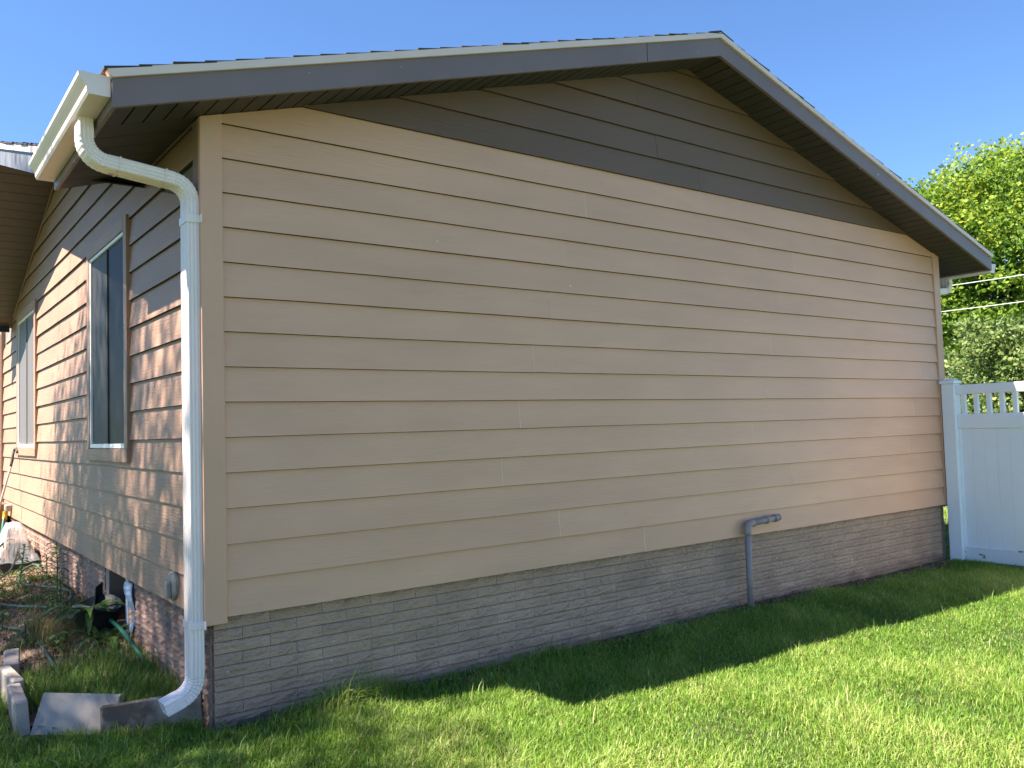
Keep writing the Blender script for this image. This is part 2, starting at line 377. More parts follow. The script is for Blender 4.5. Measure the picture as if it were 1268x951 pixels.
# door and white storm-door trim at the far end
dr = addf('door', *bevbox(-.02, .01, 8.52, 9.4, .12, 2.20, .004), 'vinyl', house)
addf('door_jamb', *bevbox(-.075, .01, 8.40, 8.51, -.02, 2.30, .004), 'white', dr)
addf('door_jamb', *bevbox(-.075, .01, 9.41, 9.52, -.02, 2.30, .004), 'white', dr)
addf('door_trim', *bevbox(-.04, .01, 8.37, 8.398, -.02, 2.32, .003), 'trim_side', dr)
# round vent cover on the side wall
vc = addf('vent_cover', *sweep([(-.012, .52, .10), (-.030, .52, .10), (-.042, .52, .10), (-.044, .52, .10)], circ(.078, 20), None, [1, 1, .85, .8]), 'vent', side, False)
addf('vent_flap', *bevbox(-.072, -.043, .475, .535, .045, .13, .006), 'vent', side)
# foundation
OPY0, OPY1, OPZ = 1.77, 2.38, -.40
fd = boxes([(.034, W-.03, .034, .25, GZ-.25, -.004), (.034, .25, .25, OPY0, GZ-.25, -.004), (.034, .25, OPY1, 11.9, GZ-.25, -.004), (.034, .25, OPY0, OPY1, GZ-.25, OPZ), (W-.25, W-.03, .25, 11.9, GZ-.25, -.004), (.25, W-.25, 11.7, 11.9, GZ-.25, -.004)])
found = add('foundation', *fd, 'mortar', house)
box('joint_face', .030, .0335, .036, OPY0, GZ-.2, -.006, 'mortar_side', found)
box('joint_face', .030, .0335, OPY1, 9.5, GZ-.2, -.006, 'mortar_side', found)
BH, BL = .0605, .2875
def brickmesh(seed, L, m):
    r = random.Random(seed); nx, nz = 6, 3; H = BH-.0068+r.uniform(-.001, .0008); v = []; f = []
    for jz in range(nz+1):
        for ix in range(nx+1):
            ed = ix in (0, nx) or jz in (0, nz)
            d = (-.0100 if jz == 0 else -.0020 if jz == nz else -.0062) if ed else r.uniform(-.0150, -.0062)
            v.append((L*ix/nx, d, H*jz/nz))
    for jz in range(nz):
        for ix in range(nx):
            a = jz*(nx+1)+ix; f.append((a, a+1, a+nx+2, a+nx+1))
    nb = len(v); v += [(0, .008, 0), (L, .008, 0), (L, .008, H), (0, .008, H)]
    c0, c1, c2, c3 = 0, nx, nz*(nx+1)+nx, nz*(nx+1)
    f += [(nb, nb+1, c1, c0), (nb+1, nb+2, c2, c1), (nb+2, nb+3, c3, c2), (nb+3, nb, c0, c3), (nb, nb+3, nb+2, nb+1)]
    if m == 'brick_side': v = [(y, L-x, z) for x, y, z in v]
    return mesh('brick', v, f, m)
VAR = {(m, l): [brickmesh(100+i, L, m) for i in range(9)] for m in ('brick', 'brick_side') for l, L in (('f', BL-.0022), ('h', BL/2-.0022), ('e', .06))}
bl = []
for row in range(10):
    z = -.006-(row+1)*BH+.004
    if z < GZ-.07: break
    x = .037+(0 if row % 2 == 0 else BL/2)
    if row % 2: bl.append(('brick', 'h', (.037, .0305, z)))
    while x < W-.06:
        kind = 'f' if x+BL < W-.02 else 'h'
        if kind == 'h' and x+BL/2 > W-.015: break
        bl.append(('brick', kind, (x, .0305, z))); x += BL if kind == 'f' else BL/2
    y = .036+(0 if row % 2 else BL/2)
    if row % 2 == 0: bl.append(('brick_side', 'h', (.030, .036, z)))
    while y < 8.3:
        if not (y < OPY1+.0 and y+BL > OPY0 and z > OPZ-.03): bl.append(('brick_side', 'f', (.030, y, z)))
        else:
            if y+BL/2 < OPY0: bl.append(('brick_side', 'h', (.030, y, z)))
            if y+BL/2 > OPY1: bl.append(('brick_side', 'h', (.030, y+BL/2, z)))
        y += BL
bl = [(m, k, (max(l[0], .036) if m == 'brick' else l[0], l[1], l[2])) for m, k, l in bl]
def bdist(q):
    m, k, l = q; d = math.dist(l, CAM)
    face = abs(l[1]-CAM[1]) if m == 'brick' else abs(l[0]-CAM[0])
    return -{'f': 1, 'h': .5, 'e': .2}[k]*face/d**3
bl.sort(key=bdist)
rv, rf = {'brick': [], 'brick_side': []}, {'brick': [], 'brick_side': []}
for q, (m, k, l) in enumerate(bl):
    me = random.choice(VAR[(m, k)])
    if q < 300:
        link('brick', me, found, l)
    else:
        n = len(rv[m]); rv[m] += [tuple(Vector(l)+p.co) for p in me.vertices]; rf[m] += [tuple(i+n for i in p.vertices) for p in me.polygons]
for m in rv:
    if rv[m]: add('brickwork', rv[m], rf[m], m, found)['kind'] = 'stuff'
# the crawl-space opening in the side foundation
addf('opening_jamb', *bevbox(.018, .20, OPY0-.004, OPY0+.05, OPZ, -.010, .003), 'vinyl_dirty', found)
box('opening_panel', .16, .17, OPY0+.05, OPY1, OPZ, -.006, 'black', found)
# ------------------------------------------------------------------ roof
TH = .118   # dark fascia height
def slab(name, poly, ax, a, b, m, parent): return addf(name, *prism(poly, ax, a, b), m, parent)
def rz(x): return soff(x)+.012
eL, eR = -EO+.02, W+EO-.02
# deck: two slopes, the near-left one notched behind the cross gable
roof = slab('roof', [(eL, rz(eL)+.02), (RX, rz(RX)+.02), (RX, rz(RX)+TH+.02), (eL, rz(eL)+TH+.02)], 1, -OV+.03, 1.20, 'gap', house)
slab('roof_deck', [(RX, rz(RX)+.02), (eR, rz(eR)+.02), (eR, rz(eR)+TH+.02), (RX, rz(RX)+TH+.02)], 1, -OV+.03, 12.3, 'gap', roof)
slab('roof_deck', [(.02, rz(.02)+.02), (RX, rz(RX)+.02), (RX, rz(RX)+TH+.02), (.02, rz(.02)+TH+.02)], 1, 1.205, 12.3, 'gap', roof)
FD = .014
for s in (0, 1):
    xe = -EO if s == 0 else W+EO
    z = soff(xe)
    p = [(xe, z-.012), (RX, soff(RX)-.012), (RX, soff(RX)+TH), (xe, z+TH)]
    slab('rake_fascia', p, 1, -OV-FD, -OV+.012, 'fascia', roof)
    p = [(xe, z+TH+.001), (RX, soff(RX)+TH+.001), (RX, soff(RX)+TH+.040), (xe+(-.02 if s == 0 else .02), z+TH+.034)]
    slab('drip_edge', p, 1, -OV-.030, -OV+.03, 'drip', roof)
# butt joint cover in the left fascia
addf('fascia_joint', [(2.89, -OV-FD-.0015, soff(2.89)-.01), (2.894, -OV-FD-.0015, soff(2.89)-.01), (2.894, -OV-FD-.0015, soff(2.89)+TH-.004), (2.89, -OV-FD-.0015, soff(2.89)+TH-.004),
     (2.89, -OV, soff(2.89)-.01), (2.894, -OV, soff(2.89)-.01), (2.894, -OV, soff(2.89)+TH-.004), (2.89, -OV, soff(2.89)+TH-.004)], BF, 'gap', roof)
# eave sub-fascia under the gutters
slab('eave_fascia', [(-EO, soff(-EO)-.010), (-EO+.018, soff(-EO)-.008), (-EO+.018, soff(-EO)+TH), (-EO, soff(-EO)+TH)], 1, -OV+.013, 1.20, 'fascia', roof)
slab('eave_fascia', [(W+EO-.018, soff(W+EO)-.008), (W+EO, soff(W+EO)-.010), (W+EO, soff(W+EO)+TH), (W+EO-.018, soff(W+EO)+TH)], 1, -OV+.013, 12.2, 'fascia', roof)
# soffit boards under the rakes, each a piece of its own
PW = .0948
for s in (0, 1):
    x = -EO+.02
    while x < RX-.02:
        a, b = x, min(x+PW-.009, RX-.001)
        q = (lambda t: t) if s == 0 else (lambda t: W-t)
        z1, z2 = soff(q(a))+random.uniform(0, .0015), soff(q(b))+random.uniform(0, .0015)
        y1 = .0035
        v = [(q(a), -OV+.0125, z1), (q(b), -OV+.0125, z2), (q(b), y1, z2), (q(a), y1, z1), (q(a), -OV+.0125, z1+.01), (q(b), -OV+.0125, z2+.01), (q(b), y1, z2+.01), (q(a), y1, z1+.01)]
        addf('soffit_panel', v, BF, 'soffit', roof)
        x += PW
# eave soffits (boards run out from the wall)
for s, yend in ((0, 1.2), (1, 6.0)):
    y = .004
    while y < yend-.03:
        q = (lambda t: t) if s == 0 else (lambda t: W-t)
        a, b = q(-EO+.019), q(.002)
        v = [(a, y, soff(a)), (b, y, soff(b)), (b, y+.2, soff(b)), (a, y+.2, soff(a)), (a, y, soff(a)+.01), (b, y, soff(b)+.01), (b, y+.2, soff(b)+.01), (a, y+.2, soff(a)+.01)]
        addf('soffit_panel', v, BF, 'soffit', roof); y += .206
# shingle courses: thin overlapping strips, butt edge a little thicker, rake edge uneven
for s in (0, 1):
    k = 0; t = -.035
    while t < RX+EO-.02:
        q = (lambda d: -EO+d) if s == 0 else (lambda d: W+EO-d)
        a, b = q(t), q(min(t+.20, RX+EO+.012)); base = TH+.040
        za, zb = soff(a)+base, soff(b)+base
        yn = -OV-.022-random.uniform(0, .010); lift = random.uniform(.001, .006)
        y1 = 1.22 if (s == 0 and a < .05) else 12.3
        v = [(a, yn, za), (b, yn, zb-.004), (b, y1, zb-.004), (a, y1, za), (a, yn, za+.008+lift), (b, yn, zb), (b, y1, zb), (a, y1, za+.010)]
        addf('shingle_course', v, BF, 'shingle', roof); t += .145
slab('ridge_cap', [(RX-.14, soff(RX-.14)+TH+.042), (RX, soff(RX)+TH+.043), (RX+.14, soff(RX+.14)+TH+.042), (RX+.14, soff(RX+.14)+TH+.052), (RX, soff(RX)+TH+.054), (RX-.14, soff(RX-.14)+TH+.052)], 1, -OV-.030, 12.3, 'shingle', roof)
# ------------------------------------------------------------------ cross gable roof over the side wall
yN, yF = 1.10, 7.62
wr = slab('cross_roof', [(yN, wsoff(yN)+.02), (WY, WZ+.02), (yF, wsoff(yF)+.02), (yF, wsoff(yF)+TH+.02), (WY, WZ+TH+.02), (yN, wsoff(yN)+TH+.02)], 0, -WX+.03, 3.2, 'gap', house)
for a, b in ((yN, WY), (WY, yF)):
    p = [(a, wsoff(a)-.012), (b, wsoff(b)-.012), (b, wsoff(b)+TH), (a, wsoff(a)+TH)]
    slab('rake_fascia', p, 0, -WX-.014, -WX+.012, 'fascia_w', wr)
    p = [(a, wsoff(a)+TH+.001), (b, wsoff(b)+TH+.001), (b, wsoff(b)+TH+.043), (a, wsoff(a)+TH+.043)]
    slab('drip_edge', p, 0, -WX-.030, -WX+.02, 'drip', wr)
box('eave_fascia', -WX+.013, -.03, yF-.03, yF, wsoff(yF)-.06, wsoff(yF)+TH, 'black', wr)
y = WY+.002
while y < yF-.06:
    b = y+.145
    v = [(-WX+.0125, y, wsoff(y)), (.002, y, wsoff(y)), (.002, b, wsoff(b)), (-WX+.0125, b, wsoff(b)), (-WX+.0125, y, wsoff(y)+.01), (.002, y, wsoff(y)+.01), (.002, b, wsoff(b)+.01), (-WX+.0125, b, wsoff(b)+.01)]
    addf('soffit_panel', v, BF, 'soffit_w', wr); y += .152
y = WY-.150
while y > 1.02:
    b = y+.145
    v = [(-WX+.0125, y, wsoff(y)), (.002, y, wsoff(y)), (.002, b, wsoff(b)), (-WX+.0125, b, wsoff(b)), (-WX+.0125, y, wsoff(y)+.01), (.002, y, wsoff(y)+.01), (.002, b, wsoff(b)+.01), (-WX+.0125, b, wsoff(b)+.01)]
    addf('soffit_panel', v, BF, 'soffit_w', wr); y -= .152
for s in (-1, 1):
    t = 0.
    while t < 3.1:
        a, b = WY+s*max(0, t-.01), WY+s*(t+.19); hi = TH+.047
        xn = -WX-.03-random.uniform(0, .012); lift = random.uniform(.003, .009)
        v = [(xn, a, wsoff(a)+hi), (xn, b, wsoff(b)+hi), (2.9, b, wsoff(b)+hi), (2.9, a, wsoff(a)+hi), (xn, a, wsoff(a)+hi+.003), (xn, b, wsoff(b)+hi+.008+lift), (2.9, b, wsoff(b)+hi+.010), (2.9, a, wsoff(a)+hi+.003)]
        addf('shingle_course', v, BF, 'shingle', wr); t += .145
# a white J-channel where wall meets the cross-gable soffit
for a, b in ((WY, 7.3),):
    slab('channel', [(a, wsoff(a)-.014), (b, wsoff(b)-.014), (b, wsoff(b)-.004), (a, wsoff(a)-.004)], 0, -.028, -.018, 'trim_side', wr)
# ------------------------------------------------------------------ gutters and downspouts
def gutter(mir, y0, y1, far):
    q = (lambda x: x) if not mir else (lambda x: W-x)
    xb = -EO-.003; zt = 2.497 if not mir else 2.432; pr = [(0, 0), (0, -.092), (-.088, -.092), (-.096, -.080), (-.098, -.055), (-.118, -.030), (-.128, -.016), (-.130, 0.0), (-.120, .003)]
    inn = [(-.116, -.003), (-.112, -.028), (-.094, -.052), (-.092, -.078), (-.086, -.087), (-.005, -.087), (-.005, 0)]
    P = [(q(xb+a), zt+b) for a, b in pr+inn]; n = len(P)
    v = [(x, y0, z) for x, z in P]+[(x, y1, z) for x, z in P]
    f = [(i, (i+1) % n, n+(i+1) % n, n+i) for i in range(n)]
    g = addf('gutter', v, f, 'gutter' if not mir else 'white', house)
    for y, d in ((y0, -.003), (y1, .003)):
        slab('end_cap', [(q(xb+a), zt+b) for a, b in pr], 1, min(y, y+d), max(y, y+d), 'gutter', g)
    return g
g1 = gutter(False, -.315, 1.19, 0); g1['label'] = 'cream metal gutter along the side eave, ending beside the rake'
g2 = gutter(True, -.315, 9.0, 0)
def spprof(a, b):
    """rectangular pipe with vertical ribs: a across, b deep"""
    out = []
    def side(p, q, nrm, ribs):
        out.append(p)
        for i in range(ribs):
            for t, d in ((.28, 0), (.42, -.0055), (.58, -.0055), (.72, 0)):
                u = (i+t)/ribs; out.append((p[0]+(q[0]-p[0])*u+nrm[0]*d, p[1]+(q[1]-p[1])*u+nrm[1]*d))
    c = .006; x, y = a/2, b/2
    side((-x+c, -y), (x-c, -y), (0, -1), 3); out.append((x-c, -y))
    side((x, -y+c), (x, y-c), (1, 0), 3); out.append((x, y-c))
    side((x-c, y), (-x+c, y), (0, 1), 3); out.append((-x+c, y))
    side((-x, y-c), (-x, -y+c), (-1, 0), 3); out.append((-x, -y+c))
    return out
def arc(c, r, a0, a1, n): return [(c[0]+r*math.cos(a0+(a1-a0)*i/n), c[1]+r*math.sin(a0+(a1-a0)*i/n)) for i in range(n+1)]
def fillet(pts, r, n=16):
    out = [pts[0]]; flags = [0]
    for i in range(1, len(pts)-1):
        p, c, q = Vector(pts[i-1]), Vector(pts[i]), Vector(pts[i+1]); a, b = (p-c).normalized(), (q-c).normalized()
        ang = a.angle(b); d = r/math.tan(ang/2); s, e = c+a*d, c+b*d; ce = c+(a+b).normalized()*(r/math.sin(ang/2))
        v0, v1 = s-ce, e-ce; tot = v0.angle_signed(v1)
        for k in range(n+1):
            t = k/n*-tot; out.append((ce.x+v0.x*math.cos(t)-v0.y*math.sin(t), ce.y+v0.x*math.sin(t)+v0.y*math.cos(t))); flags.append(k)
    out.append(pts[-1]); flags.append(0); return out, flags
def downspout(mir, yc, pts, rads, zb, label):
    q = (lambda x: x) if not mir else (lambda x: W-x)
    out, flags = fillet(pts, rads)
    path = [(q(x), yc, z) for x, z in out]
    sc = [1.0 if k % 2 == 0 else .945 for k in flags]
    sp = addf('downspout', *sweep(path, spprof(.115, .066), (0, 1, 0), sc, cap=False), 'white', house)
    so_ = sp.modifiers.new('wall', 'SOLIDIFY'); so_.thickness = .002
    sp['label'] = label
    return sp
d1 = downspout(False, .047, [(-.535, 2.415), (-.535, 2.225), (-.052, 2.168), (-.052, -.345), (-.20, -.398)], .105, 0, 'white ribbed downspout beside the wall corner')
for z in (1.985, -.02):
    addf('strap', *boxes([(-.0885, -.0865, -.0135, .1075, z-.019, z+.019), (-.0885, -.022, -.0155, -.0135, z-.019, z+.019), (-.026, -.022, -.050, -.0135, z-.019, z+.019), (-.0885, -.022, .1075, .1095, z-.019, z+.019)]), 'white', d1)
for x in (-.395, -.185):
    t = (x+.535)/.483; zc = 2.225-.057*t
    ang = math.atan2(-.057, .483); 
    pf = [(a*1.035, b*1.05) for a, b in ((-.0575, -.033), (.0575, -.033), (.0575, .033), (-.0575, .033))]
    addf('sleeve_seam', *sweep([(x, .047, zc), (x+.008, .047, zc-.001)], pf, (0, 1, 0)), 'gutter', d1)
d2 = downspout(True, .16, [(-.535, 2.415), (-.535, 2.215), (-.055, 2.165), (-.055, -.50)], .105, 0, 'white downspout on the far side of the house')
# ------------------------------------------------------------------ grey vent pipe at the gable foot
pp = addf('vent_pipe', *sweep([(4.10, -.055, GZ-.10), (4.10, -.055, .045)], circ(.024, 14)), 'pipe', house, True)
pp['label'] = 'grey plastic pipe elbowing out of the lawn against the brick foundation'
e1 = sweep(smoothpath([(4.10, -.055, .02), (4.10, -.055, .06), (4.108, -.055, .085), (4.135, -.055, .098), (4.17, -.055, .10)], 5), circ(.030, 14))
addf('elbow', *e1, 'pipe', pp, True)
addf('pipe_arm', *sweep([(4.15, -.055, .10), (4.46, -.055, .115)], circ(.0235, 14)), 'pipe', pp, True)
for a, b, r in ((4.325, 4.35, .030), (4.43, 4.47, .031), (4.475, 4.50, .027)):
    addf('coupling', *sweep([(a, -.055, .10+(a-4.15)*.048), (b, -.055, .10+(b-4.15)*.048)], circ(r, 14)), 'pipe', pp, True)
# ------------------------------------------------------------------ white vinyl fence running out from the house corner
fence = thing('vinyl_fence', 'white vinyl privacy fence with small baluster top beside the house corner', 'fence', (7.33, -.15, GZ))
FX = 7.295
def post(y):
    p = addf('post', *bevbox(FX-.064, FX+.064, y-.064, y+.064, GZ-.1, 1.205, .006), 'vinyl', fence)
    v = [(FX-.074, y-.074, 1.206), (FX+.074, y-.074, 1.206), (FX+.074, y+.074, 1.206), (FX-.074, y+.074, 1.206), (FX-.074, y-.074, 1.232), (FX+.074, y-.074, 1.232), (FX+.074, y+.074, 1.232), (FX-.074, y+.074, 1.232), (FX, y, 1.262)]
    addf('post_cap', v, [(0, 3, 2, 1), (0, 1, 5, 4), (1, 2, 6, 5), (2, 3, 7, 6), (3, 0, 4, 7), (4, 5, 8), (5, 6, 8), (6, 7, 8), (7, 4, 8)], 'vinyl', p)
post(-.105); post(-2.46)
ya, yb = -.169, -2.396
addf('rail', *bevbox(FX-.024, FX+.024, yb, ya, 1.095, 1.190, .005), 'vinyl', fence)
addf('rail', *bevbox(FX-.026, FX+.026, yb, ya, .755, .900, .005), 'vinyl', fence)
addf('rail', *bevbox(FX-.026, FX+.026, yb, ya, -.535, -.395, .005), 'vinyl_dirty', fence)
k = 0; y = ya-.062
while y > yb+.03:
    addf('baluster', *bevbox(FX-.019, FX+.019, y-.021, y+.021, .899, 1.096, .003), 'vinyl', fence); y -= .119
y = ya-.001
while y > yb+.02:
    e = max(y-.117, yb)
    addf('panel_board', *bevbox(FX-.011, FX+.011, e+.0006, y-.0006, -.396, .756, .0026), 'vinyl', fence); y -= .117
addf('channel', *bevbox(FX-.018, FX+.018, ya-.022, ya+.002, -.394, .754, .003), 'vinyl', fence)
# ------------------------------------------------------------------ concrete pavers round the bed
def slabthing(label, c, size, rot, m, seed):
    r = random.Random(seed); v, f = bevbox(-size[0]/2, size[0]/2, -size[1]/2, size[1]/2, 0, size[2], .007)
    v = [(a+r.uniform(-.004, .004), b+r.uniform(-.003, .003), d+r.uniform(-.004, .004)) for a, b, d in v]
    o = addf('edging_paver', v, f, m); o.location = c; o.rotation_euler = rot
    return tag(o, label, 'paver', 'concrete pavers edging the garden bed')
slabthing('stained concrete paver standing on edge under the downspout outlet', (-.20, .235, GZ-.03), (.46, .05, .20), (math.radians(-6), math.radians(-2), math.radians(-17)), 'paver_wet', 1)
slabthing('flat grey concrete paver leaning back between two upright ones', (-.545, .44, GZ-.04), (.41, .05, .25), (math.radians(-30), math.radians(2), math.radians(-40)), 'paver', 2)
slabthing('concrete paver on edge with its end face beside the leaning paver', (-.715, .78, GZ-.03), (.062, .40, .215), (0, math.radians(-3), math.radians(-2)), 'paver', 3)
slabthing('concrete paver on edge behind two others in the bed border row', (-.715, 1.20, GZ-.03), (.060, .40, .225), (0, math.radians(2), math.radians(4)), 'paver', 4)
slabthing('squat concrete paver at the far end of the upright border row', (-.66, 1.62, GZ-.02), (.085, .32, .215), (math.radians(3), 0, math.radians(-6)), 'paver', 5)
# ------------------------------------------------------------------ hoses, pot, box, tool in the bed
def bz(x, y): return float(bed_z(np.float64(x), np.float64(y)))
def hose(label, pts, r, m, on=True):
    P = smoothpath([(x, y, (bz(x, y)+r*.8+z) if on else z) for x, y, z in pts], 8)
    o = addf('garden_hose', *sweep(P, circ(r, 8)), m, None, True); return tag(o, label, 'hose')
hose('worn grey green hose lying across the soil toward the pavers', [(-.62, 3.6, .02), (-.56, 3.0, .01), (-.49, 2.5, .02), (-.455, 2.0, .0), (-.45, 1.55, .01), (-.445, 1.2, .0), (-.42, .9, -.01)], .011, 'hose_l')
hose('dark green hose bending along the brick wall behind the pot', [(-.16, 2.35, .11), (-.10, 2.05, .10), (-.05, 1.75, .07), (-.035, 1.45, .05), (-.025, 1.2, .035), (-.03, 1.02, .03), (-.06, .93, .01), (-.075, .86, -.02)], .013, 'hose_d')
hose('coiled pale green hose looping over the weedy soil', [(-.55, 4.6, .02), (-.50, 3.9, .02), (-.42, 3.5, .02), (-.33, 3.2, .02), (-.22, 3.05, .02), (-.10, 3.15, .03), (-.05, 3.5, .04), (-.12, 4.0, .03), (-.25, 4.5, .02), (-.20, 5.1, .03), (-.06, 5.3, .03), (-.05, 4.9, .03)], .012, 'hose_l')
hose('green hose hanging from the wall faucet', [(-.075, 7.55, .04), (-.10, 7.5, -.04), (-.14, 7.3, -.16), (-.22, 6.9, -.26), (-.34, 6.4, -.30), (-.45, 6.0, -.34)], .016, 'hose_d', False)
hose('thin black cord arching over the plastic cover', [(-.45, 5.4, -.30), (-.36, 5.5, -.16), (-.26, 5.6, -.08), (-.20, 5.6, -.10), (-.20, 5.45, -.22), (-.28, 5.2, -.33), (-.40, 5.0, -.38)], .009, 'black', False)['category'] = 'cord'
fc = thing('wall_faucet', 'pale outdoor faucet with yellow connector on the tan side wall', 'faucet', (-.04, 7.55, .10))
addf('faucet_body', *bevbox(-.085, -.010, 7.48, 7.62, .07, .15, .012), 'vent', fc)
addf('connector', *sweep([(-.075, 7.55, .07), (-.078, 7.55, .03), (-.085, 7.54, -.02)], circ(.028, 10)), 'yellow', fc)
# pot, dark plastic, tipped against the opening
po = thing('plant_pot', 'black plastic nursery pot beside the crawl-space opening', 'pot', (-.13, 2.05, bz(-.13, 2.05)))
zb = bz(-.13, 2.05)
P = []; ns = 24
for r, z in ((.12, -.02), (.17, .15), (.18, .155), (.18, .175), (.165, .175), (.155, .13), (.11, .10)):
    P += [(-.13+r*.85*math.cos(2*math.pi*i/ns)+.03*(z > .1), 2.08+r*1.45*math.sin(2*math.pi*i/ns), zb+z+.02*math.sin(4*math.pi*i/ns)) for i in range(ns)]
f = [(a*ns+i, a*ns+(i+1) % ns, (a+1)*ns+(i+1) % ns, (a+1)*ns+i) for a in range(6) for i in range(ns)]+[tuple(range(6*ns, 7*ns))]
addf('pot_wall', P, f, 'black', po, True)
addf('pot_flap', [(-.09, 2.28, zb+.05), (-.02, 2.36, zb+.05), (-.02, 2.36, zb+.27), (-.08, 2.28, zb+.25), (-.086, 2.275, zb+.05), (-.016, 2.355, zb+.05), (-.016, 2.355, zb+.27), (-.076, 2.275, zb+.25)], BF, 'black', po)
# plastic strip by the opening
P = []; 
for k in range(9):
    t = k/8; z = -.03-.31*t; P += [(.012-.012*math.sin(t*7), 1.60-.02*math.sin(t*5)-.03*t, z), (.002-.02*math.sin(t*5+1), 1.70-.03*t+.015*math.sin(t*9), z)]
o = add('plastic_strip', P, [(2*k, 2*k+1, 2*k+3, 2*k+2) for k in range(8)], 'blue'); o.modifiers.new('s', 'SOLIDIFY').thickness = .004
tag(o, 'crumpled blue plastic strip hanging on the bricks beside the opening', 'plastic strip')
# planter box wrapped in plastic
bx = thing('planter_box', 'dark planter box under a sheet of clear plastic by the wall', 'planter', (-.2, 5.75, bz(-.2, 5.75)))
zb = bz(-.2, 5.75)
addf('box_base', *bevbox(-.34, -.04, 5.50, 6.05, zb-.03, zb+.10, .008), 'dkbrown', bx)
addf('box_core', *bevbox(-.28, -.06, 5.54, 6.0, zb+.10, zb+.30, .02), 'brown', bx)
o = thing('plastic_sheet', 'crumpled clear plastic sheet draped over the dark planter box', 'plastic sheet', (-.2, 5.75, zb+.09))
nx, ny = 16, 22; P = []
for j in range(ny+1):
    for i in range(nx+1):
        u, t = i/nx*2-1, j/ny*2-1; r = max(abs(u), abs(t))
        h = .36*(1-max(0, r-.45)/.55)**1.0 if r > .45 else .36
        h = h+random.uniform(-.010, .010)+.02*(1-r)+.02*math.sin(j*.9+i*.5)
        P.append((-.19+u*(.14+.06*max(0, r-.45)/.55)+.008*math.sin(j*2.3), 5.77+t*.34+.01*math.sin(i*2.9), zb+.085+max(0, h)*.97))
addf('sheet_film', P, [(j*(nx+1)+i, j*(nx+1)+i+1, (j+1)*(nx+1)+i+1, (j+1)*(nx+1)+i) for j in range(ny) for i in range(nx)], 'plastic', o, True)
# brown step box and leaning tool at the door
o = addf('wooden_step', *bevbox(-.42, -.02, 7.9, 8.7, bz(-.2, 8)-.05, .14, .01), 'brown'); tag(o, 'brown wooden step box under the white door frame', 'step')
tl = thing('garden_tool', 'hooked tool with wooden handle leaning on the wall by the far window', 'garden tool', (-.36, 6.6, bz(-.36, 6.6)))
addf('handle', *sweep([(-.40, 6.4, -.42), (-.15, 6.75, .46), (-.075, 6.86, .70)], circ(.013, 8)), 'vent', tl, True)
addf('hook', *sweep(smoothpath([(-.10, 6.82, .62), (-.07, 6.88, .76), (-.055, 6.93, .80), (-.05, 6.80, .82), (-.05, 6.70, .78)], 5), circ(.014, 8)), 'dkbrown', tl, True)
addf('grip', *sweep([(-.42, 6.38, -.46), (-.27, 6.58, .04)], circ(.017, 8)), 'black', tl, True)
# ------------------------------------------------------------------ vegetation
def blades(px, py, pz, L, wd, lean, m, name, tintf=None):
    n = len(px); a = rng.uniform(0, 2*np.pi, n); d = np.stack([np.cos(a), np.sin(a), np.zeros(n)], 1)
    fa = a+np.pi/2+rng.uniform(-.6, .6, n); s = np.stack([np.cos(fa), np.sin(fa), np.zeros(n)], 1)*(wd/2)[:, None]
    b = np.stack([px, py, pz], 1); ln = lean*L
    m1 = b+d*(ln*.35)[:, None]; m1[:, 2] += L*.58
    t = b+d*ln[:, None]; t[:, 2] += L*np.sqrt(np.clip(1-.55*lean**2, .15, 1))
    V = np.stack([b-s, b+s, m1+s*.8, m1-s*.8, t], 1).reshape(-1, 3)
    i = np.arange(n)*5
    F = np.concatenate([np.stack([i, i+1, i+2], 1), np.stack([i, i+2, i+3], 1), np.stack([i+3, i+2, i+4], 1)])
    tint = rng.random(n) if tintf is None else tintf
    return bigmesh(name, V, F, m, np.repeat(tint, 5))
def vnoise(x, y, s, seed):
    r = np.random.default_rng(seed); out = np.zeros_like(x)
    for _ in range(7):
        kx, ky = r.normal(0, s, 2); out += np.sin(x*kx+y*ky+r.uniform(0, 6.3))
    return out/3.
def lawn_pts(x0, x1, y0, y1, dens):
    n = int((x1-x0)*(y1-y0)*dens); return rng.uniform(x0, x1, n), rng.uniform(y0, y1, n)
parts = [lawn_pts(-1.0, 7.25, -1.5, -.03, 15500), lawn_pts(.4, 7.25, -2.9, -1.5, 13000), lawn_pts(-1.8, .4, -2.9, -1.5, 3000), lawn_pts(-1.8, 8.0, -3.9, -2.9, 3000), lawn_pts(-.95, .0, -.03, .45, 12000), lawn_pts(-1.6, -.74, .2, 6, 4000), lawn_pts(7.0, 12, -2.5, 3, 2000), lawn_pts(-4, -1.6, -5, 8.5, 2600), lawn_pts(-1.6, 8, -5.5, -3.9, 2200), lawn_pts(-1.6, -.74, 6, 8.5, 2500)]
px = np.concatenate([p[0] for p in parts]); py = np.concatenate([p[1] for p in parts])
edge = .05+.035*np.sin(px*3)+.03*np.sin(px*11+1)+np.where(px > 3, .06, 0)
keep = ~((px > -.02) & (px < W+.1) & (py > -edge*rng.uniform(.3, 1.3, len(px))))
keep &= ~((px > -.40) & (px < .1) & (dA(px, py) > -.035)) & ~((px > -.72) & (px <= -.40) & (dB(px, py) > -.04))
keep &= ~((px > FX-.03) & (px < FX+.03))
px, py = px[keep], py[keep]
nz = vnoise(px, py, 2.2, 3); nz2 = vnoise(px, py, 9, 4)
L = (.046+.012*nz+.008*nz2)*rng.uniform(.6, 1.35, len(px)); L = np.clip(L*(1+.25*np.clip(vnoise(px, py, 5, 31), -1, 1)), .018, .11)
L *= np.where((px < 1.6) & (py > -.55), 1.25, 1.0)*np.where((px < 3.2) & (py > -edge[keep]-.10), rng.uniform(1.0, 1.9, len(px)), 1.0)
L *= np.where(rng.random(len(px)) < .010, 1.9, 1)
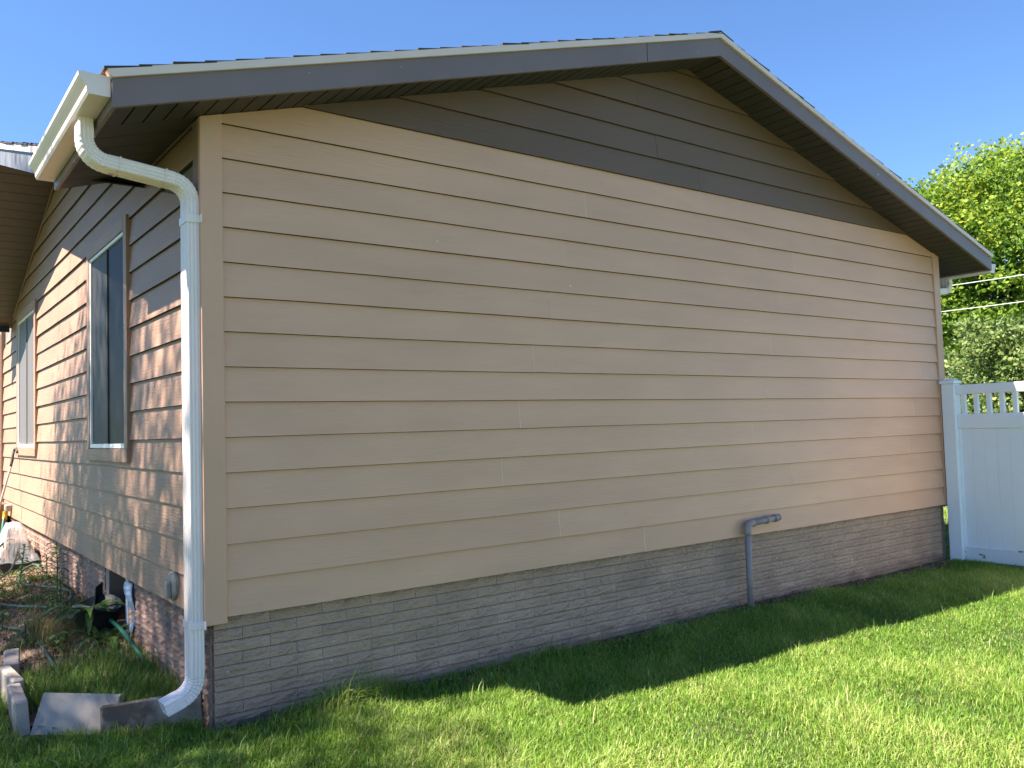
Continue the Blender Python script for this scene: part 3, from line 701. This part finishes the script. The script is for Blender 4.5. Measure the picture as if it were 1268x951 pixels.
lean = np.clip(rng.normal(.68, .30, len(px))+.10*nz2, .05, 1.2)
ti = np.clip(rng.normal(.42, .22, len(px))+.18*nz+.12*nz2, 0, 1); ti = np.where(rng.random(len(px)) < .07+.06*np.clip(vnoise(px, py, 4, 33), 0, 1), rng.uniform(.75, 1, len(px)), ti)
g = link('grass', blades(px, py, ground_z(px, py)-.004, L, rng.uniform(.0028, .0060, len(px)), lean, 'grass', 'grass', ti))
tag(g, 'bright green mown lawn grass running along the brick foundation', 'grass', None, 'stuff')
# longer grass inside the bed
n = 6500; px = rng.uniform(-.66, .0, n); py = .22+rng.gamma(2.0, .28, n); keep = (py < 1.5) & (dA(px, py) > .05) & (vnoise(px, py, 6, 9) > -.55+.9*np.clip(py-.75, 0, 1)); px, py = px[keep], py[keep]
keep = ~((px < -.36) & (dB(px, py) < .20)); px, py = px[keep], py[keep]
g = link('grass', blades(px, py, bed_z(px, py)-.005, rng.uniform(.06, .17, len(px)), rng.uniform(.003, .006, len(px)), np.clip(rng.normal(.5, .25, len(px)), .05, 1), 'grass_l', 'bed_grass'))
tag(g, 'long unmown grass growing behind the pavers in the bed', 'grass', None, 'stuff')
n = 9000; px = rng.uniform(-.68, .01, n); py = rng.uniform(1.2, 6.5, n); keep = vnoise(px*1.4, py, 5, 21) > .35; px, py = px[keep], py[keep]
g = link('weeds', blades(px, py, bed_z(px, py)-.004, rng.uniform(.02, .075, len(px)), rng.uniform(.005, .013, len(px)), np.clip(rng.normal(.7, .25, len(px)), .05, 1.1), 'leaf4', 'weeds'))
tag(g, 'low green weeds scattered over the garden soil', 'weeds', None, 'stuff')
n = 2600; px = np.concatenate([rng.normal(-.33, .07, n//2), rng.uniform(-.65, 0, n//2)]); py = np.concatenate([rng.normal(2.25, .22, n//2), rng.uniform(1.2, 5, n//2)])
keep = (px > -.68) & (px < .01) & (py > 1.0); px, py = px[keep], py[keep]
g = link('dry_grass', blades(px, py, bed_z(px, py), rng.uniform(.04, .15, len(px)), rng.uniform(.003, .005, len(px)), np.clip(rng.normal(.8, .25, len(px)), .1, 1.15), 'straw', 'dry_grass'))
tag(g, 'dry yellow grass stems in the garden bed', 'dry grass', None, 'stuff')
def leaves(C, size, m, name, flat=.5, aspect=.62, tint=None, down=0.):
    """small folded leaves: two triangles a side, at points C"""
    n = len(C); d = rng.normal(0, 1, (n, 3)); d[:, 2] = d[:, 2]*flat-down; d /= np.linalg.norm(d, axis=1)[:, None]
    r = rng.normal(0, 1, (n, 3)); r[:, 2] *= flat; s = np.cross(d, r); s /= np.linalg.norm(s, axis=1)[:, None]
    nn = np.cross(d, s); sz = size*rng.uniform(.65, 1.3, n)
    d = d*sz[:, None]; s = s*(sz*aspect/2)[:, None]; nn = nn*(sz*.10)[:, None]
    V = np.stack([C, C+d*.45+s+nn, C+d, C+d*.45-s+nn], 1).reshape(-1, 3); i = np.arange(n)*4
    F = np.concatenate([np.stack([i, i+1, i+2], 1), np.stack([i, i+2, i+3], 1)])
    t = rng.random(n) if tint is None else tint
    return bigmesh(name, V, F, m, np.repeat(t, 4))
def limb(path, r0, r1, n=8):
    P = smoothpath(path, 4); k = len(P)-1
    return sweep(P, circ(1, n), None, [r0+(r1-r0)*(i/k)**.8 for i in range(k+1)])
def tree(label, base, h, c, rad, nclump, per, size, m, group=None, seed=1, clr=.55, trunk_r=.16, nlimb=9, name='tree', tbias=0.):
    r = random.Random(seed); rn = np.random.default_rng(seed)
    t = thing(name, label, 'tree' if name != 'shrub' else 'shrub', base, group); b = Vector(base); cc = Vector(c)
    V, F = [], []
    def addm(v, f):
        n = len(V); V.extend(v); F.extend([tuple(i+n for i in q) for q in f])
    top = Vector((cc.x, cc.y, cc.z+rad[2]*.6))
    addm(*limb([b+Vector((0, 0, -.1)), b.lerp(top, .33)+Vector((.1, -.08, 0)), b.lerp(top, .66), top], trunk_r, trunk_r*.2))
    dirs = rn.normal(0, 1, (nclump, 3)); dirs /= np.linalg.norm(dirs, axis=1)[:, None]
    rr = rn.uniform(.35, 1., nclump)**.6; cl = np.array(c)+dirs*rr[:, None]*np.array(rad)
    for k in range(nlimb):
        e = Vector(cl[k]); s = b.lerp(top, r.uniform(.3, .7)); addm(*limb([s, s.lerp(e, .5)+Vector((0, 0, .12*h*.3)), e], trunk_r*.42, trunk_r*.07, 6))
    addf('trunk', V, F, 'bark', t, True)
    cs = rn.uniform(.6, 1.25, nclump)*clr
    C = np.repeat(cl, per, 0)+np.clip(rn.normal(0, 1, (nclump*per, 3)), -1.5, 1.5)*np.repeat(cs, per)[:, None]*np.array([.55, .55, .36])
    ct = np.clip(rn.normal(.45+tbias, .2, nclump), 0, 1); tt = np.clip(np.repeat(ct, per)+rn.normal(0, .14, nclump*per), 0, 1)
    keep = C[:, 2] > base[2]+.1
    link('crown', leaves(C[keep], size, m, 'crown', .7, .7, tt[keep], .25), t)
    return t
G2 = GZ-.06
tree('tall leafy tree with yellow green crown beyond the white fence', (25.5, 6.7, G2), 9, (25.5, 6.7, 5.2), (3.8, 3.4, 3.5), 500, 190, .13, 'leaf', None, 5, .66, .24, 22, tbias=-.02)
tree('round green tree partly hidden behind the house corner', (29, 11.5, G2), 6, (29, 11.0, 3.4), (3.4, 3.6, 2.9), 260, 110, .15, 'leaf', None, 6, .8, .2, 9, tbias=-.1)
tree('pale olive shrub standing close behind the white fence', (12.2, 1.35, G2), 3.0, (12.2, 1.35, .95), (1.0, 1.1, 1.45), 190, 110, .075, 'leaf2', None, 8, .28, .06, 8, name='shrub')
tree('dense olive shrub spreading low along the fence', (12.6, -.6, G2), 2.6, (12.6, -.4, .75), (1.0, 1.2, 1.35), 170, 85, .075, 'leaf2', None, 9, .28, .06, 8, name='shrub')
tree('dark green shrub tucked behind the house corner', (13.4, 3.6, G2), 3.0, (13.4, 3.4, .8), (1.2, 1.3, 1.5), 160, 80, .09, 'leaf2', None, 12, .32, .06, 8, name='shrub', tbias=-.15)
tree('tall shade tree in the front yard casting dappled light on the side wall', (-8.4, 4.4, G2), 11, (-7.4, 3.55, 8.4), (2.4, 3.6, 1.7), 600, 68, .085, 'leaf3', None, 21, .36, .2, 14)
tree('unseen leafy tree added to shade the lawn and cut its bounce light', (-9.0, -1.8, G2), 9, (-8.3, -1.6, 6.2), (2.3, 2.8, 1.7), 260, 70, .13, 'leaf3', None, 24, .55, .2, 12)  # unseen, added so its shade cuts lawn bounce onto the gable
tree('unseen broad dark tree added to block sky light on the side wall', (-12, 5.5, G2), 8, (-12, 5, 3.8), (3.2, 5.0, 3.2), 260, 70, .22, 'leaf3', None, 22, .8, .25, 10)  # out of view, added to hold back sky light from the side wall
# bed plants with large leaves
def leafy(label, base, h, nl, ll, lw, seed, lean=(0, 0), kind='stem', droop=.5, cat='plant'):
    r = random.Random(seed); t = thing('leafy_plant', label, cat, base); b = Vector(base)
    tip = b+Vector((lean[0], lean[1], h))
    if kind == 'stem': addf('stem', *limb([b+Vector((0, 0, -.02)), b.lerp(tip, .5)+Vector((.006, .004, 0)), tip], .007, .003, 6), 'hose_d', t, True)
    for k in range(nl):
        u = (.18+.82*(k+.5)/nl) if kind == 'stem' else 0
        o = b.lerp(tip, u) if kind == 'stem' else b+Vector((r.uniform(-.03, .03), r.uniform(-.03, .03), 0))
        a = k*2.4+r.uniform(-.4, .4); l = ll*r.uniform(.75, 1.2)*(1.1-.35*u); d = Vector((math.cos(a), math.sin(a), 0)); s = Vector((-d.y, d.x, 0))
        up = r.uniform(.25, .7) if kind == 'stem' else r.uniform(.6, 1.3)
        v = []; ns = 6
        for q in range(ns+1):
            w_ = q/ns; c = o+d*(l*w_)+Vector((0, 0, l*(up*w_-droop*1.3*w_*w_))); wd = lw*math.sin(math.pi*min(1, .08+.92*w_))**.8*(1-.15*w_)
            if q == ns: wd = .001
            v += [c-s*wd+Vector((0, 0, .25*wd)), c-Vector((0, 0, .0)), c+s*wd+Vector((0, 0, .25*wd))]
        f = []
        for q in range(ns):
            f += [(3*q, 3*q+1, 3*q+4, 3*q+3), (3*q+1, 3*q+2, 3*q+5, 3*q+4)]
        me = mesh('leaf', v, f, 'leaf4', True); at = me.attributes.new('tint', 'FLOAT', 'POINT'); at.data.foreach_set('value', [r.uniform(.1, .8)]*len(v))
        link('leaf', me, t)
    return t
leafy('tall single-stemmed plant with drooping leaves before the side foundation', (-.13, 3.55, bz(-.13, 3.55)), .46, 26, .13, .018, 3)
leafy('broad-leaved clump growing out of the black pot', (-.16, 2.0, bz(-.16, 2.0)+.10), .2, 18, .24, .030, 4, kind='clump', droop=.75)
leafy('broad-leaved clump on the soil between pot and bricks', (-.13, 1.72, bz(-.13, 1.72)), .2, 14, .21, .026, 5, kind='clump', droop=.75)
leafy('small upright seedling with pale leaves amid dry grass', (-.27, 2.35, bz(-.27, 2.35)), .20, 9, .09, .017, 6)
leafy('small leafy weed beside the coiled hose', (-.33, 2.75, bz(-.33, 2.75)), .10, 9, .10, .016, 7, kind='clump')
leafy('bushy weed at the bed edge near the hose loops', (-.52, 3.9, bz(-.52, 3.9)), .26, 22, .10, .016, 8)
leafy('tall bushy weed farther along the bed edge', (-.47, 4.9, bz(-.47, 4.9)), .34, 24, .11, .017, 9)
leafy('upright leafy stalk between the hose coil and the side bricks', (-.20, 2.95, bz(-.2, 2.95)), .30, 16, .11, .016, 13)
for q, (lb, x, y, h) in enumerate((('short bushy stalk rising behind the black pot', -.30, 2.6, .22), ('small leafy stalk beside the worn hose', -.52, 2.2, .16), ('low leafy sprout in the dry grass patch', -.38, 1.85, .12), ('thin leafy stalk by the coiled hose end', -.10, 4.3, .28), ('bright weed tuft at the foot of the paver row', -.58, 2.9, .14))):
    leafy(lb, (x, y, bz(x, y)), h, 14, .09, .017, 40+q)
leafy('leaning leafy stalk near the planter box', (-.28, 4.6, bz(-.28, 4.6)), .36, 20, .12, .017, 14, (.04, -.05))
# dry leaves and crumbs lying on soil
n = 2600; px = rng.uniform(-.68, .02, n); py = rng.uniform(.6, 6, n)
C = np.stack([px, py, bed_z(px, py)+.006], 1)
n2 = 900; qx = rng.uniform(1.2, 7.2, n2); qy = -.01-rng.random(n2)**1.5*.14
C = np.concatenate([C, np.stack([qx, qy, ground_z(qx, qy)+.025], 1)])
o = link('leaf_litter', leaves(C, .03, 'litter', 'leaf_litter', .25, .6)); tag(o, 'dry brown leaf litter on the soil by the foundation', 'leaf litter', None, 'stuff')
# ------------------------------------------------------------------ overhead cables and their poles, out beyond the fence
for y in (-16, 26):
    o = thing('utility_pole', 'wooden utility pole carrying the overhead cables, %s' % ('toward the street' if y < 0 else 'behind the house'), 'utility pole', (20, y, G2))
    addf('pole', *sweep([(20, y, G2-.3), (20, y, 6.2)], circ(.13, 10), None, [1, .8]), 'bark', o, True)
    addf('crossarm', *bevbox(19.94, 20.06, y-.16, y-.11, 3.2, 4.3, .01), 'bark', o)
for nm, z in (('upper pale overhead cable crossing in front of the tall tree', 4.14), ('lower pale overhead cable crossing in front of the tall tree', 3.52)):
    pts = [(20, -16+42*k/14, z+.35*((k/14*2-1)**2)-.06) for k in range(15)]
    tag(addf('overhead_cable', *sweep(pts, circ(.010, 6)), 'cable', None, True), nm, 'cable')
# ------------------------------------------------------------------ render settings
scene.render.engine = 'CYCLES'; scene.cycles.use_denoising = True
scene.cycles.max_bounces = 6; scene.cycles.transparent_max_bounces = 8
